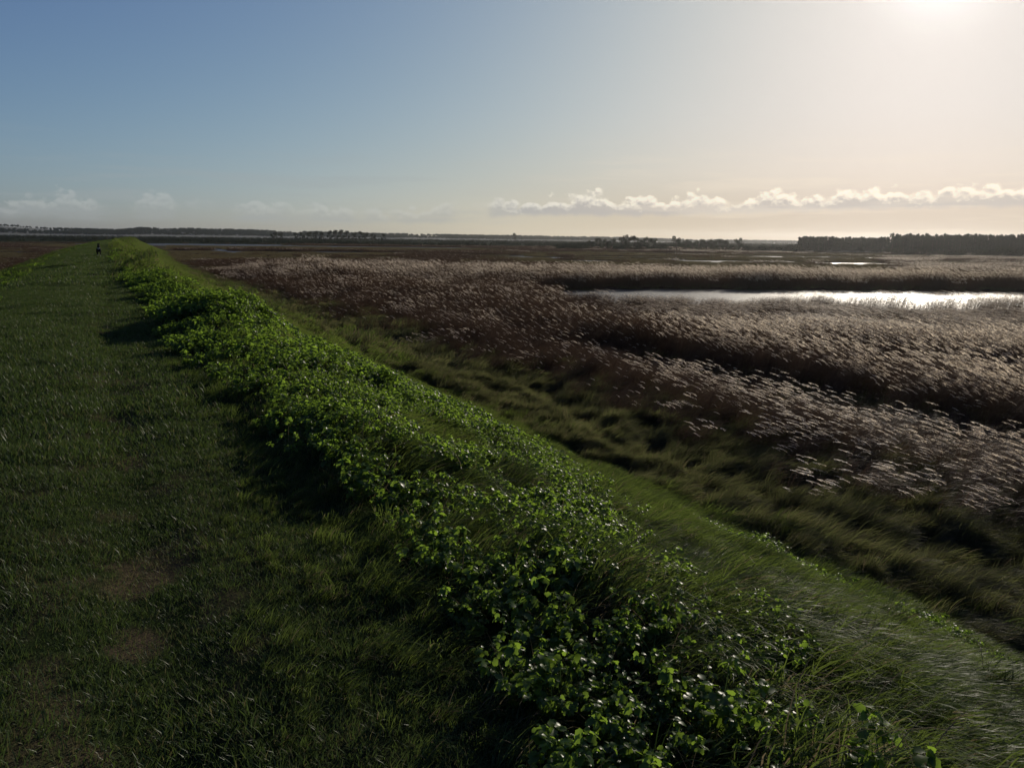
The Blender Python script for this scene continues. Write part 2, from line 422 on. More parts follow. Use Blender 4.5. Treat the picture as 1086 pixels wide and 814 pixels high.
def reed_zone(x, y):
    """presence, height factor, plume share"""
    s, t = to_st(x, y)
    r = np.hypot(x, y)
    wob = (fbm(x / 5, y / 5, 81, 2) - .5)
    tt = t + wob * 2.2
    tg = t + wob * .8 + .7 * (fbm(x / 1.3, y / 1.3, 93, 2) - .5)
    ingap = sstep(20.0, 20.5, tg) * (1 - sstep(24.4, 24.9, tg)) * (1 - sstep(30, 40, s + wob * 6))
    gap2 = sstep(.56, .60, fbm(s / 22 + 3, t / 5.5, 91, 2)) * (t > 29) * (r < 66)
    gap0 = ingap; ingap = np.maximum(ingap, gap2 * .75)
    right = sstep(13.2, 17.9, tt + 3.5 * (fbm(x / 1.6, y / 1.6, 92, 2) - .5))
    left = sstep(-12.5, -14, tt)
    pres = np.maximum(right, left)
    hgt = .62 + .38 * sstep(15.5, 19, tt)
    hgt = np.where(t < 0, .5, hgt) * (.85 + .3 * fbm(x / 11, y / 11, 83, 2))
    hgt = hgt * (1 - .25 * sstep(17.6, 19, tt) * (1 - sstep(20, 21, tt))) * (1 + .15 * sstep(24, 25, tt) * (1 - sstep(28, 32, tt)))
    hgt = hgt * (1 - .6 * ingap)
    pres = pres * (1 - .35 * ingap) * (1 - .6 * gap0)
    ang = np.degrees(np.arctan2(x, y))
    pl = sstep(4, 19, ang + 15 * (fbm(x / 14, y / 14, 85, 3) - .5)) * (.35 + .9 * sstep(.25, .6, fbm(x / 7, y / 7, 86, 2)))  # fewer plumes away from the sun's bearing, standing in for weaker backlight
    pl = np.clip(pl, .02, 1) * (1 - ingap)
    pl = pl * (1 - .30 * sstep(50, 30, r))
    hgt = hgt * (1 - .52 * sstep(46, 56, r) * (1 - sstep(74, 84, r)) * (x > 4) * (1 - sstep(100, 104, y)))
    hgt = hgt * (1 + .25 * sstep(100, 104, y) * (1 - sstep(124, 135, r)))
    pl = np.where((y > 100) & (r < 135), np.maximum(pl, .3), pl)
    # farther marsh: strips of reed between strips of short grass
    band = fbm(x / 60, y / 16, 88, 3)
    farm = sstep(128, 150, r)
    pres = pres * (1 - farm) + farm * np.where(t < 0, .8, sstep(.475, .525, band + .03 * (x > 0))) * sstep(640, 560, r) * (np.abs(t) > 15)
    pres = pres * (1 - sstep(.25, .5, pool_mask(x, y)))
    open_ = np.zeros_like(r)
    for q in (1.05, 1.1, 1.16, 1.24, 1.33): open_ = np.maximum(open_, pool_mask(x * q, y * q))
    pres = pres * (1 - open_ * sstep(150, 170, r))
    hgt = hgt * (1 - .35 * farm)
    pl = np.where(t < 0, .02, pl)
    return pres, hgt, pl

def pick(x, y, p):
    k = RNG.uniform(0, 1, len(x)) < p
    return x[k], y[k], k

# ---------------------------------------------------------------- the ground
def build_ground():
    fine = np.radians(np.concatenate([np.arange(-180, -60, 3.), np.arange(-60, -44, .8), np.arange(-44, 44, .14), np.arange(44, 60, .8), np.arange(60, 180, 3.)]))
    rr = [0.35]
    while rr[-1] < 9000: rr.append(rr[-1] * 1.0125 + .004)
    rr = np.array(rr); na, nr = len(fine), len(rr)
    R, Th = np.meshgrid(rr, fine, indexing='ij')
    x = (R * np.sin(Th)).ravel(); y = (R * np.cos(Th)).ravel()
    z = np.zeros_like(x)
    for i in range(0, len(x), 200000): z[i:i + 200000] = height(x[i:i + 200000], y[i:i + 200000])
    V = np.stack([x, y, z], -1)
    V = np.vstack([V, [[0, 0, float(height(np.array([0.]), np.array([0.]))[0])]]])
    i, j = np.meshgrid(np.arange(nr - 1), np.arange(na), indexing='ij'); j2 = (j + 1) % na
    F = np.stack([i * na + j, i * na + j2, (i + 1) * na + j2, (i + 1) * na + j], -1).reshape(-1, 4)
    c = len(V) - 1
    jj = np.arange(0, na - 1, 2)
    cap = np.stack([np.full(len(jj), c), (jj + 2) % na, (jj + 1) % na, jj], -1)
    F = np.vstack([F, cap])
    me = mesh_np('ground', V, F, smooth=True)
    # what the ground is made of, place by place
    x, y = V[:, 0], V[:, 1]; s, t = to_st(x, y); r = np.hypot(x, y)
    soil = np.array([.085, .066, .040]); green = np.array([.026, .038, .013]); slopeg = np.array([.045, .065, .020])
    olive = np.array([.090, .080, .045]); litter = np.array([.060, .042, .030]); mud = np.array([.045, .038, .030]); field = np.array([.030, .036, .020])
    C = np.tile(litter, (len(x), 1))
    def lay(C, col, m): return C * (1 - m[:, None]) + col * m[:, None]
    band = fbm(x / 60, y / 16, 88, 3)
    grassfar = sstep(135, 150, r) * (1 - sstep(.475, .535, band)) * (t > 0)
    C = lay(C, olive, grassfar)
    C = lay(C, np.array([.15, .125, .09]), sstep(300, 330, r) * sstep(.5, .6, fbm(x / 90, y / 22, 95, 3)) * .8)
    C = lay(C, field, sstep(520, 640, r))
    C = lay(C, mud, pool_mask(x, y) * (r < 600))
    on = (s < 400)
    C = lay(C, olive * .8, sstep(9.5, 11.2, t) * (1 - sstep(16, 18, t)) * on)
    C = lay(C, slopeg, sstep(1.5, 2.5, t) * (1 - sstep(9.5, 11.2, t)) * on)
    C = lay(C, slopeg, sstep(-3, -4, t) * sstep(-12, -10, t) * on)
    C = lay(C, green, sstep(-4, -3, t) * (1 - sstep(1.5, 2.5, t)) * on)
    C = lay(C, soil, np.exp(-((t - .02) / .5) ** 2) * sstep(.44, .66, fbm(x / .26, y / .26, 99, 4)) * on * (1 - sstep(14, 40, r)))
    ca = me.color_attributes.new('ground_colour', 'FLOAT_COLOR', 'POINT')
    ca.data.foreach_set('color', np.hstack([C, np.ones((len(C), 1))]).astype(np.float32).ravel())
    mt = bpy.data.materials.new('ground'); mt.use_nodes = True; N = NT(mt.node_tree)
    at = N.n('ShaderNodeAttribute', attribute_name='ground_colour'); geo = N.n('ShaderNodeNewGeometry')
    n1 = N.noise(geo.outputs['Position'], 14, 5, .65); n2 = N.noise(geo.outputs['Position'], .35, 4, .6); n3 = N.noise(geo.outputs['Position'], 90, 3, .6)
    f = N.m('ADD', N.m('MULTIPLY', n1, .9), N.m('MULTIPLY', n2, .9)); f = N.m('SUBTRACT', f, .05)
    col = N.mix(1., at.outputs['Color'], N.n('ShaderNodeCombineColor', in_0=f, in_1=f, in_2=f).outputs[0], 'MULTIPLY')
    bp = N.n('ShaderNodeBump', in_Height=N.m('ADD', n1, N.m('MULTIPLY', n3, .5)), in_Strength=.9, in_Distance=.02)
    pb = N.n('ShaderNodeBsdfPrincipled', in_Base_Color=col, in_Roughness=.9, in_Normal=bp.outputs[0])
    pb.inputs['Specular IOR Level'].default_value = 0.
    N.n('ShaderNodeOutputMaterial', in_Surface=pb.outputs[0])
    me.materials.append(mt)
    o = bpy.data.objects.new('ground', me); COL.objects.link(o)
    props(o, 'grass flood bank running away to the left above flat brown marsh', 'ground', kind='structure')

def build_water():
    mt = bpy.data.materials.new('water'); mt.use_nodes = True; N = NT(mt.node_tree)
    geo = N.n('ShaderNodeNewGeometry')
    n1 = N.noise(geo.outputs['Position'], 5., 3, .6); n2 = N.noise(geo.outputs['Position'], .9, 2)
    bp = N.n('ShaderNodeBump', in_Height=N.m('ADD', n1, n2), in_Strength=.5, in_Distance=.05)
    pb = N.n('ShaderNodeBsdfPrincipled', in_Base_Color=rgb(.03, .03, .025), in_Roughness=.55, in_Normal=bp.outputs[0])
    pb.inputs['IOR'].default_value = 1.33
    N.n('ShaderNodeOutputMaterial', in_Surface=pb.outputs[0])
    V = [(-700, 20, WATER), (700, 20, WATER), (700, 900, WATER), (-700, 900, WATER)]
    o = bpy.data.objects.new('water', mesh_np('water', V, [[0, 1, 2, 3]], [mt])); COL.objects.link(o)
    props(o, 'still marsh water shining in long pools between the reeds', 'water', kind='structure')

build_ground(); build_water()

# ---------------------------------------------------------------- cover on the bank
WIND = -.5
def crest_pts(dens, r0, r1, cond, half=math.radians(50)):
    x, y = fan_points(dens, r0, r1, half); s, t = to_st(x, y)
    k = cond(x, y, s, t); return x[k], y[k]

def rnd(n): return RNG.uniform(0, 1, n)
def worn(x, y, t): return np.exp(-((t - .02) / .5) ** 2) * sstep(.44, .62, fbm(x / .26, y / .26, 99, 4))
def longz(x, y, s, t):
    n = fbm(x / .8, y / .8, 71, 2)
    a = sstep(.45, .95, t + (n - .5) * .7) * (1 - sstep(10.6, 12.0, t))
    return a * (1 - .74 * herb_cover(x, y))
def crestz(t): return (t > -5.5) & (t < 1.3)

# short turf on the crest
xs, ys = [], []
x, y = crest_pts(210, .9, 7.5, lambda x, y, s, t: crestz(t) & (rnd(len(x)) > 1.0 * worn(x, y, t)) & (rnd(len(x)) > .2 * longz(x, y, s, t)))
scatter('short_grass', 'short dark green turf on the crest of the bank close by', 'grass', 'turf_near', x, y, U(0, 6.28, len(x)), U(.6, 1.35, len(x)) * (.65 + .8 * fbm(x / .5, y / .5, 41, 2)))
x, y = crest_pts(420, .9, 9, lambda x, y, s, t: (rnd(len(x)) < .6 * worn(x, y, t)) & (abs(t) < 1.6))
scatter('trodden_grass', 'thin trodden grass over bare earth along the path', 'grass', 'trodden', x, y, U(0, 6.28, len(x)), U(.6, 1.4, len(x)))
x, y = crest_pts(30, 6.6, 32, lambda x, y, s, t: (t > -5.5) & (t < 1.6) & (rnd(len(x)) > .7 * worn(x, y, t) * (1 - sstep(10, 25, s))) & (rnd(len(x)) > longz(x, y, s, t)))
scatter('mown_grass', 'even green turf of the path further along the bank', 'grass', 'turf_mid', x, y, U(0, 6.28, len(x)), U(.6, 1.2, len(x)))
x, y = crest_pts(1.6, 30, 400, lambda x, y, s, t: crestz(t) & (s < 330), math.radians(36))
scatter('path_grass', 'pale green turf of the path in the distance', 'grass', 'turf_far', x, y, U(0, 6.28, len(x)), U(.5, .9, len(x)))
# long grass combed over by the wind
x, y = crest_pts(62, 1.2, 8, lambda x, y, s, t: rnd(len(x)) < longz(x, y, s, t))
s, t = to_st(x, y)
scatter('long_grass', 'long green grass combed over by the wind on the edge of the bank', 'grass', 'long_near', x, y, WIND + RNG.normal(0, .42, len(x)) + 1.7 * (fbm(x, y, 43, 2) - .5),
        U(.55, 1.1, len(x)) * (.42 + .58 * sstep(.7, 1.7, t)) * (.6 + .75 * fbm(x / .7, y / .7, 45, 2)))
x, y = crest_pts(10, 7.5, 34, lambda x, y, s, t: rnd(len(x)) < longz(x, y, s, t))
scatter('slope_grass', 'bright green grass leaning down the slope of the bank', 'grass', 'long_mid', x, y, WIND + RNG.normal(0, .35, len(x)), U(.5, .95, len(x)) * (.4 + .6 * sstep(.8, 2.2, to_st(x, y)[1])))
x, y = crest_pts(.9, 32, 420, lambda x, y, s, t: (((t > 1.2) & (t < 12.3)) | ((t < -4) & (t > -12))) & (s < 340), math.radians(40))
scatter('far_bank_grass', 'yellowish green grass on the bank slope in the distance', 'grass', 'long_far', x, y, WIND + RNG.normal(0, .4, len(x)), U(.5, .9, len(x)))
# leafy herbs
x, y = crest_pts(74, 1.2, 11, lambda x, y, s, t: rnd(len(x)) < herb_cover(x, y))
scatter('leafy_herbs', 'glossy toothed green leaves sprawling over the edge of the bank', 'ground cover', 'herb_near', x, y, U(0, 6.28, len(x)), U(.55, 1.06, len(x)), .6)
x, y = crest_pts(7.5, 10.5, 42, lambda x, y, s, t: rnd(len(x)) < herb_cover(x, y))
scatter('leafy_hummocks', 'leafy green hummocks along the edge of the bank further on', 'ground cover', 'herb_mid', x, y, U(0, 6.28, len(x)), U(.6, 1.2, len(x)), .6)
x, y = crest_pts(.9, 40, 330, lambda x, y, s, t: rnd(len(x)) < .9 * herb_cover(x, y), math.radians(38))
scatter('far_herbs', 'dark leafy clumps beside the path in the distance', 'ground cover', 'herb_far', x, y, U(0, 6.28, len(x)), U(.45, .8, len(x)), .5)
# rough olive tussocks at the foot
def roughz(x, y, s, t):
    wob = fbm(x / 5, y / 5, 81, 2) - .5
    return sstep(10.2, 11.6, t) * (1 - .85 * sstep(16.5, 19, t + wob * 2.2)) * (s < 330)
x, y = crest_pts(38, 7, 34, lambda x, y, s, t: rnd(len(x)) < roughz(x, y, s, t))
scatter('rough_grass', 'matted olive and straw tussocks at the foot of the bank', 'grass', 'rough_near', x, y, WIND - .25 + RNG.normal(0, .22, len(x)) + 1.2 * (fbm(x / 2, y / 2, 44, 2) - .5), U(.6, 1.15, len(x)), .8)
x, y = crest_pts(2.6, 32, 130, lambda x, y, s, t: rnd(len(x)) < roughz(x, y, s, t), math.radians(40))
scatter('rough_verge', 'olive brown rough grass between bank and reeds further off', 'grass', 'rough_mid', x, y, WIND + RNG.normal(0, .3, len(x)), U(.7, 1.2, len(x)), .8)
x, y = fan_points(.16, 130, 620, math.radians(38)); s, t = to_st(x, y)
pr, _, _ = reed_zone(x, y); pm = pool_mask(x, y)
k = (rnd(len(x)) < (1 - pr) * .75) & (pm < .1) & (np.abs(t) > 13); x, y = x[k], y[k]
scatter('marsh_grass', 'flat olive marsh grass between the far pools', 'grass', 'rough_far', x, y, WIND + RNG.normal(0, .5, len(x)), U(.5, 1.0, len(x)), 0)

# ---------------------------------------------------------------- reeds
def reeds(name, label, near, bare, r0, r1, dens, half, s_lo, s_hi):
    x, y = fan_points(dens, r0, r1, half)
    pr, hg, pl = reed_zone(x, y)
    k = rnd(len(x)) < pr; x, y, hg, pl = x[k], y[k], hg[k], pl[k]
    p = rnd(len(x)) < pl
    for m, src, nm, lb in ((p, near, name, label), (~p, bare, name.replace('plumed', 'bare'), label.replace('pale plumes', 'few plumes'))):
        xx, yy = x[m], y[m]; n = len(xx); q = U(s_lo, s_hi, n)
        scatter(nm, lb, 'reeds', src, xx, yy, WIND + .15 + RNG.normal(0, .17, n), q, 0, 0., None, np.stack([q, q, q * hg[m]], -1))
reeds('plumed_reeds', 'brown reeds with pale plumes blowing beyond the rough grass', 'reed_near', 'reed_bare', 14, 44, 3.8, math.radians(44), .85, 1.15)
reeds('plumed_reeds_midway', 'brown reeds with pale plumes in the middle of the marsh', 'reed_mid', 'reed_mid_bare', 43, 135, .85, math.radians(40), .85, 1.2)
reeds('plumed_reeds_far', 'strips of brown reeds with pale plumes far across the marsh', 'reed_far', 'reed_far_bare', 130, 640, .16, math.radians(37), .7, 1.2)

# ---------------------------------------------------------------- hills
def hill_top(az):                       # height in metres at 2.6 km, by bearing in degrees
    pts = [(-180, 10), (-60, 14), (-33, 26), (-31.5, 22), (-29.5, 16), (-25.8, 14), (-24.5, 21), (-20, 20), (-12, 14), (-5, 11), (0, 10), (7, 8), (12, 4), (20, 2), (32, 4), (60, 8), (180, 10)]
    return np.interp(az, [p[0] for p in pts], [p[1] for p in pts])
def build_hills():
    az = np.radians(np.arange(-50, 50.01, .25)); ds = np.array([-700, -520, -380, -260, -150, -60, 0, 120, 400, 900.])
    f = np.array([0, .12, .32, .58, .82, .96, 1, .95, .7, 0])
    D, Az = np.meshgrid(2600 + ds, az, indexing='ij')
    x, y = D * np.sin(Az), D * np.cos(Az)
    top = hill_top(np.degrees(Az)) + (fbm(np.degrees(Az) / 2.2, D / 400, 7, 3) - .5) * 5
    z = MARSH + .3 + np.maximum(top, 2) * f[:, None]
    V = np.stack([x, y, z], -1).reshape(-1, 3)
    na = len(az); i, j = np.meshgrid(np.arange(len(ds) - 1), np.arange(na - 1), indexing='ij')
    F = np.stack([i * na + j, i * na + j + 1, (i + 1) * na + j + 1, (i + 1) * na + j], -1).reshape(-1, 4)
    mt = bpy.data.materials.new('hill_land'); mt.use_nodes = True; N = NT(mt.node_tree)
    geo = N.n('ShaderNodeNewGeometry'); nf = N.noise(geo.outputs['Position'], .006, 3)
    col = N.mix(N.ss(.42, .56, nf), rgb(.016, .022, .014), rgb(.035, .040, .024))
    pb = N.n('ShaderNodeBsdfPrincipled', in_Base_Color=col, in_Roughness=.95); N.n('ShaderNodeOutputMaterial', in_Surface=pb.outputs[0])
    o = bpy.data.objects.new('hills', mesh_np('hills', V, F, [mt], smooth=True)); COL.objects.link(o)
    props(o, 'low dark hills along the horizon beyond the marsh', 'hills', kind='structure')
build_hills()

# ---------------------------------------------------------------- trees
M['bark'] = plant_mat('bark', (.06, .045, .035), (.10, .08, .06), (.02, .02, .02), .05, .8, .2)
M['crown'] = plant_mat('tree_leaf', (.026, .034, .016), (.052, .056, .028), (.03, .036, .014), .25, .6, .3, .5)
M['pine'] = plant_mat('pine_needle', (.020, .032, .018), (.040, .050, .026), (.02, .03, .01), .2, .6, .3, .5)

def taper(b, pts, rad, mi, k=6):
    P = np.array(pts, float); V = []; F = []
    for i in range(len(P)):
        d = P[min(i + 1, len(P) - 1)] - P[max(i - 1, 0)]; d /= np.linalg.norm(d) + 1e-9
        a = np.cross(d, [.3, .9, .1]); a /= np.linalg.norm(a); c = np.cross(d, a)
        for j in range(k):
            q = 2 * math.pi * j / k; V.append(P[i] + rad[i] * (a * math.cos(q) + c * math.sin(q)))
    for i in range(len(P) - 1):
        for j in range(k): F.append((i * k + j, i * k + (j + 1) % k, (i + 1) * k + (j + 1) % k, (i + 1) * k + j))
    b.add(np.array(V), np.array(F), mi)

def leafcloud(b, c, rad, n, size, mi):
    # leaf sprays through the volume, thinner at the rim
    d = RNG.normal(0, 1, (n, 3)); d /= np.linalg.norm(d, axis=1, keepdims=True)
    r = U(.35, 1.05, n)[:, None] ** .6
    P = np.array(c) + d * r * np.array(rad)
    a = RNG.normal(0, 1, (n, 3)); a /= np.linalg.norm(a, axis=1, keepdims=True)
    e = np.cross(a, RNG.normal(0, 1, (n, 3))); e /= np.linalg.norm(e, axis=1, keepdims=True)
    s = (size * U(.6, 1.3, n))[:, None]
    V = np.stack([P - a * s, P + e * s * .6, P + a * s, P - e * s * .6], 1).reshape(-1, 3)
    F = np.arange(4 * n).reshape(-1, 4)
    b.add(V, F, mi)

def tree_meshes(style, seed):
    global RNG
    RNG = np.random.default_rng(seed)
    tb, cb = Bag(), Bag()
    if style == 'pine':                  # 10 m
        taper(tb, [(0, 0, -.3), (.05, 0, 3), (.0, .06, 6), (0, 0, 9.2)], [.17, .14, .10, .03], 0)
        for i in range(9):
            z = 1.7 + i * .9; q = RNG.uniform(0, 6.28); l = 1.5 * (1 - .75 * (i / 9) ** 1.5) * RNG.uniform(.75, 1.15)
            e = (math.cos(q) * l, math.sin(q) * l, z + .3)
            taper(tb, [(0, 0, z), e], [.05, .015], 0, 4)
            leafcloud(cb, e, (.8, .8, .6), 120, .18, 0)
            leafcloud(cb, (0, 0, z + .2), (l * .8, l * .8, .5), 120, .17, 0)
        leafcloud(cb, (0, 0, 9.4), (.45, .45, .7), 90, .14, 0)
        crown = M['pine']
    elif style == 'broad':               # 9 m
        taper(tb, [(0, 0, -.3), (.1, .05, 1.6), (.15, 0, 3.2), (.2, .1, 5.6)], [.28, .22, .16, .06], 0)
        for i in range(13):
            q = i * 2.4 + RNG.uniform(-.4, .4); z = RNG.uniform(2.0, 7.6); w = 3.0 * math.sqrt(max(.12, 1 - ((z - 4.4) / 4.2) ** 2)) * RNG.uniform(.5, .95)
            e = (math.cos(q) * w, math.sin(q) * w, z)
            taper(tb, [(.1, 0, min(z * .55, 4.6)), (e[0] * .5, e[1] * .5, z * .8), e], [.10, .06, .02], 0, 4)
            leafcloud(cb, e, (1.25, 1.25, .95), 150, .2, 0)
        crown = M['crown']
    elif style == 'bush':                # 4 m
        for i in range(5):
            q = i * 1.3; taper(tb, [(0, 0, -.2), (math.cos(q) * .5, math.sin(q) * .5, 1.2), (math.cos(q) * 1.2, math.sin(q) * 1.2, 2.6)], [.09, .06, .02], 0, 4)
        for i in range(12):
            q = RNG.uniform(0, 6.28); w = RNG.uniform(.3, 1.9); z = RNG.uniform(.7, 3.3) * (1 - .25 * w / 1.9)
            leafcloud(cb, (math.cos(q) * w, math.sin(q) * w, z), (.9, .9, .7), 120, .15, 0)
        crown = M['crown']
    else:                                # distant tuft for hill woods, 9 m
        taper(tb, [(0, 0, -.5), (0, 0, 4)], [.3, .1], 0, 4)
        for i in range(6):
            q = i * 1.05; leafcloud(cb, (math.cos(q) * 2.2, math.sin(q) * 2.2, RNG.uniform(3, 6.5)), (2, 2, 1.9), 34, .75, 0)
        crown = M['crown']
    tm = tb.mesh(style + '_trunk', [M['bark']]); cm = cb.mesh(style + '_crown', [crown])
    return tm, cm

TREES = {}
for st in ('pine', 'broad', 'bush'):
    TREES[st] = [tree_meshes(st, 100 + i * 7 + len(st)) for i in range(3)]
wt = tree_meshes('wood', 5)
RNG = np.random.default_rng(99)
_b = bpy.data.meshes.new('wood_tuft')
import bmesh
bm = bmesh.new(); bm.from_mesh(wt[1]); bm.from_mesh(wt[0]); bm.to_mesh(_b); bm.free(); _b.materials.append(M['crown'])
source('wood_tuft', [_b])

def plant_tree(name, style, px_az, D, h, wide, label, group=None, k=0):
    """px_az bearing in degrees, D metres out"""
    x = D * math.sin(math.radians(px_az)); y = D * math.cos(math.radians(px_az))
    z = float(height(np.array([x]), np.array([y]))[0])
    tm, cm = TREES[style][k % 3]
    nat = {'pine': 10., 'broad': 8.6, 'bush': 3.9}[style]
    r = bpy.data.objects.new(name, None); COL.objects.link(r)
    r.location = (x, y, z); r.rotation_euler = (0, 0, random.Random(int(D * 7 + px_az * 131)).uniform(0, 6.28))
    r.scale = (h / nat * wide, h / nat * wide, h / nat)
    for nm, me in (('trunk', tm), ('crown', cm)):
        c = bpy.data.objects.new(nm, me); COL.objects.link(c); c.parent = r
    props(r, label, 'bush' if style == 'bush' else 'tree', group)
    return r

def az_of(px):                          # bearing of a column of the photograph near the horizon
    return math.degrees(math.atan((px - 543) / 852 * math.cos(math.radians(10.25))))
rr = random.Random(3)
# pine plantations on the right
for row in range(3):
    px = 846 + row * 1.5
    while px < 940:
        plant_tree('pine_tree', 'pine', az_of(px), 505 + row * 7 + rr.uniform(-1.5, 1.5), rr.uniform(8.1, 9.5), 1.3,
                   'dark pine in the square-ended left plantation of the far right', 'pines of the left plantation', rr.randrange(3))
        px += rr.uniform(2.8, 4.4)
for row in range(3):
    px = 945 + row * 1.7
    while px < 1110:
        D = 470 + row * 8 + rr.uniform(-2, 2)
        plant_tree('pine_tree', 'pine', az_of(px), D, rr.uniform(9.3, 11.1), 1.25,
                   'dark pine in the long right plantation at the edge of the photo', 'pines of the right plantation', rr.randrange(3))
        px += rr.uniform(3.2, 4.8)
for px in np.arange(847, 944, 6.0):
    plant_tree('edge_bush', 'bush', az_of(px + rr.uniform(-1, 1)), 500, rr.uniform(2.6, 3.8), 1.5, 'low bush along the foot of the left pine plantation', 'bushes at the foot of the left plantation', int(px))
for px in np.arange(947, 1105, 6.5):
    plant_tree('edge_bush', 'bush', az_of(px + rr.uniform(-1, 1)), 464, rr.uniform(2.6, 4.2), 1.5, 'low bush along the foot of the right pine plantation', 'bushes at the foot of the right plantation', int(px))
# single bushes in front of the right plantation
plant_tree('round_bush', 'bush', az_of(1010), 398, 5.4, 1.35, 'broad round dark bush before the right pine plantation', None, 0)
plant_tree('round_bush', 'bush', az_of(1019), 402, 4.4, 1.2, 'smaller dark bush touching the right side of the broad round bush', None, 1)
for px, h in ((1040, 4.6), (1050, 5.0), (1060, 5.6), (1070, 6.0), (1080, 6.2)):
    plant_tree('hedge_bush', 'bush', az_of(px), 410, h, 1.25, 'dark bush in the hedge at the far right below the pines', 'hedge bushes below the right pines', int(px))
plant_tree('small_bush', 'bush', az_of(962), 412, 1.6, 1.3, 'tiny bush alone on the field edge below the gap between plantations', None, 2)
plant_tree('small_bush', 'bush', az_of(985), 412, 1.9, 1.3, 'small bush on the field edge left of the broad round bush', None, 0)
# the tree line in the middle
px = 590
for px, h, w, st in [(594, 4.6, 1.6, 'bush'), (601, 4.4, 1.6, 'bush'), (609, 5.4, 1.5, 'bush'), (617, 5.2, 1.4, 'bush'), (625, 6.2, .9, 'broad'), (633, 7.0, .95, 'broad'),
                     (641, 6.6, .9, 'broad'), (648, 6.6, .9, 'broad')]:
    plant_tree('hedgerow_tree', st, az_of(px), 466 + rr.uniform(-4, 4), h, w, 'low dark tree or bush in the left run of the middle tree line', 'left run of the middle tree line', int(px))
for px, h, w in ((659, 8.6, .72), (665, 9.2, .7), (672, 8.4, .75), (679, 8.0, .75), (686, 8.0, .75), (692, 7.4, .75)):
    plant_tree('tall_tree', 'broad', az_of(px), 462 + rr.uniform(-3, 3), h, w, 'taller tree in the flat-topped cluster left of the round lone crown', 'flat-topped cluster of the middle tree line', int(px))
for px in (654, 662, 676, 690, 698, 704):
    plant_tree('hedge_bush', 'bush', az_of(px), 458, 4.8, 1.4, 'dark bush under the flat-topped cluster of the middle tree line', 'bushes under the flat-topped cluster', int(px))
plant_tree('round_tree', 'broad', az_of(716), 456, 9.4, .82, 'tallest round-crowned tree of the middle tree line', None, 1)
for px, h in ((726, 6.8), (733, 6.6), (740, 7.0), (748, 7.5), (755, 7.2), (762, 7.2), (768, 6.6)):
    plant_tree('hedgerow_tree', 'broad', az_of(px), 460 + rr.uniform(-3, 3), h, .95, 'bushy tree in the even run right of the round-crowned tree', 'even run right of the round-crowned tree', int(px))
plant_tree('hedgerow_tree', 'broad', az_of(782), 470, 8.0, .8, 'single higher crown between the even run and the low scrub', None, 2)
for px, h in ((775, 5.0), (790, 4.6), (798, 4.4), (806, 4.6), (813, 5.6), (820, 4.8), (828, 5.2), (836, 5.8), (843, 6.0)):
    plant_tree('scrub_bush', 'bush', az_of(px), 478 + rr.uniform(-6, 6), h, 1.4, 'low scrub bush between the middle tree line and the left plantation', 'low scrub left of the plantations', int(px))
# trees on the left half
for px, h in ((289, 11.5), (296, 9.5), (312, 9.5), (319, 10.5), (326, 11), (333, 11.2), (339, 10), (348, 11.8), (354, 12.6), (360, 13), (366, 12), (374, 11), (381, 11.5), (386, 10.6), (394, 10.6), (405, 9.4)):
    plant_tree('horizon_tree', 'broad', az_of(px), 900 + rr.uniform(-12, 12), h, .8, 'distant tree in the clump on the horizon left of centre', 'tree clump on the horizon left of centre', int(px))
plant_tree('lone_tree', 'broad', az_of(544), 1300, 14, .62, 'tiny lone upright tree breaking the flat horizon at the centre', None, 0)
# hill woods
n = 11000
az = RNG.uniform(-36, 34, n); D = RNG.uniform(2150, 2660, n)
x = D * np.sin(np.radians(az)); y = D * np.cos(np.radians(az))
dn = fbm(az / 3, D / 160, 301, 3); ff = np.interp(D, [1900, 2080, 2220, 2340, 2450, 2540, 2600, 2720], [0, .12, .32, .58, .82, .96, 1, .95])
k = dn > .36; x, y, az, D, ff = x[k], y[k], az[k], D[k], ff[k]
zz = MARSH + np.maximum(hill_top(az), 2) * ff
o = scatter('distant_woodland', 'dark woods along the far low hills', 'woodland', 'wood_tuft', x, y, U(0, 6.28, len(x)), U(.5, 1.0, len(x)), 0)
co = np.stack([x, y, zz], -1).astype(np.float32); o.data.vertices.foreach_set('co', co.ravel())
# low hedges and scrub across the land beyond the marsh
n = 16000
az = RNG.uniform(-36, 34, n); D = 610 * np.exp(RNG.uniform(0, 1.25, n)) * (1 + .03 * np.sin(az / 5))
x = D * np.sin(np.radians(az)); y = D * np.cos(np.radians(az)); k = (fbm(az / 2.2, D / 90, 311, 2) > .42); x, y = x[k], y[k]
scatter('distant_hedges', 'dark low hedges crossing the flat land before the hills', 'hedges', 'wood_tuft', x, y, U(0, 6.28, len(x)), U(.14, .34, len(x)), 0)

# ---------------------------------------------------------------- posts in the marsh
def post(px, D, h):
    a = math.radians(az_of(px)); x, y = D * math.sin(a), D * math.cos(a)
    z = float(height(np.array([x]), np.array([y]))[0])
    b = Bag(); taper(b, [(0, 0, -.4), (.02, 0, h * .5), (.0, .01, h - .06), (0, 0, h)], [.11, .10, .095, .06], 0, 8)
    o = bpy.data.objects.new('marsh_post', b.mesh('marsh_post', [M['bark']])); COL.objects.link(o); o.location = (x, y, z)
    props(o, 'thin dark post standing in the far marsh below the round-crowned tree', 'post', 'row of posts below the round-crowned tree')
for px in (706, 708.7, 711.6, 714.2, 716.8, 719.3): post(px, 330 + rr.uniform(-2, 2), rr.uniform(2.2, 2.9))

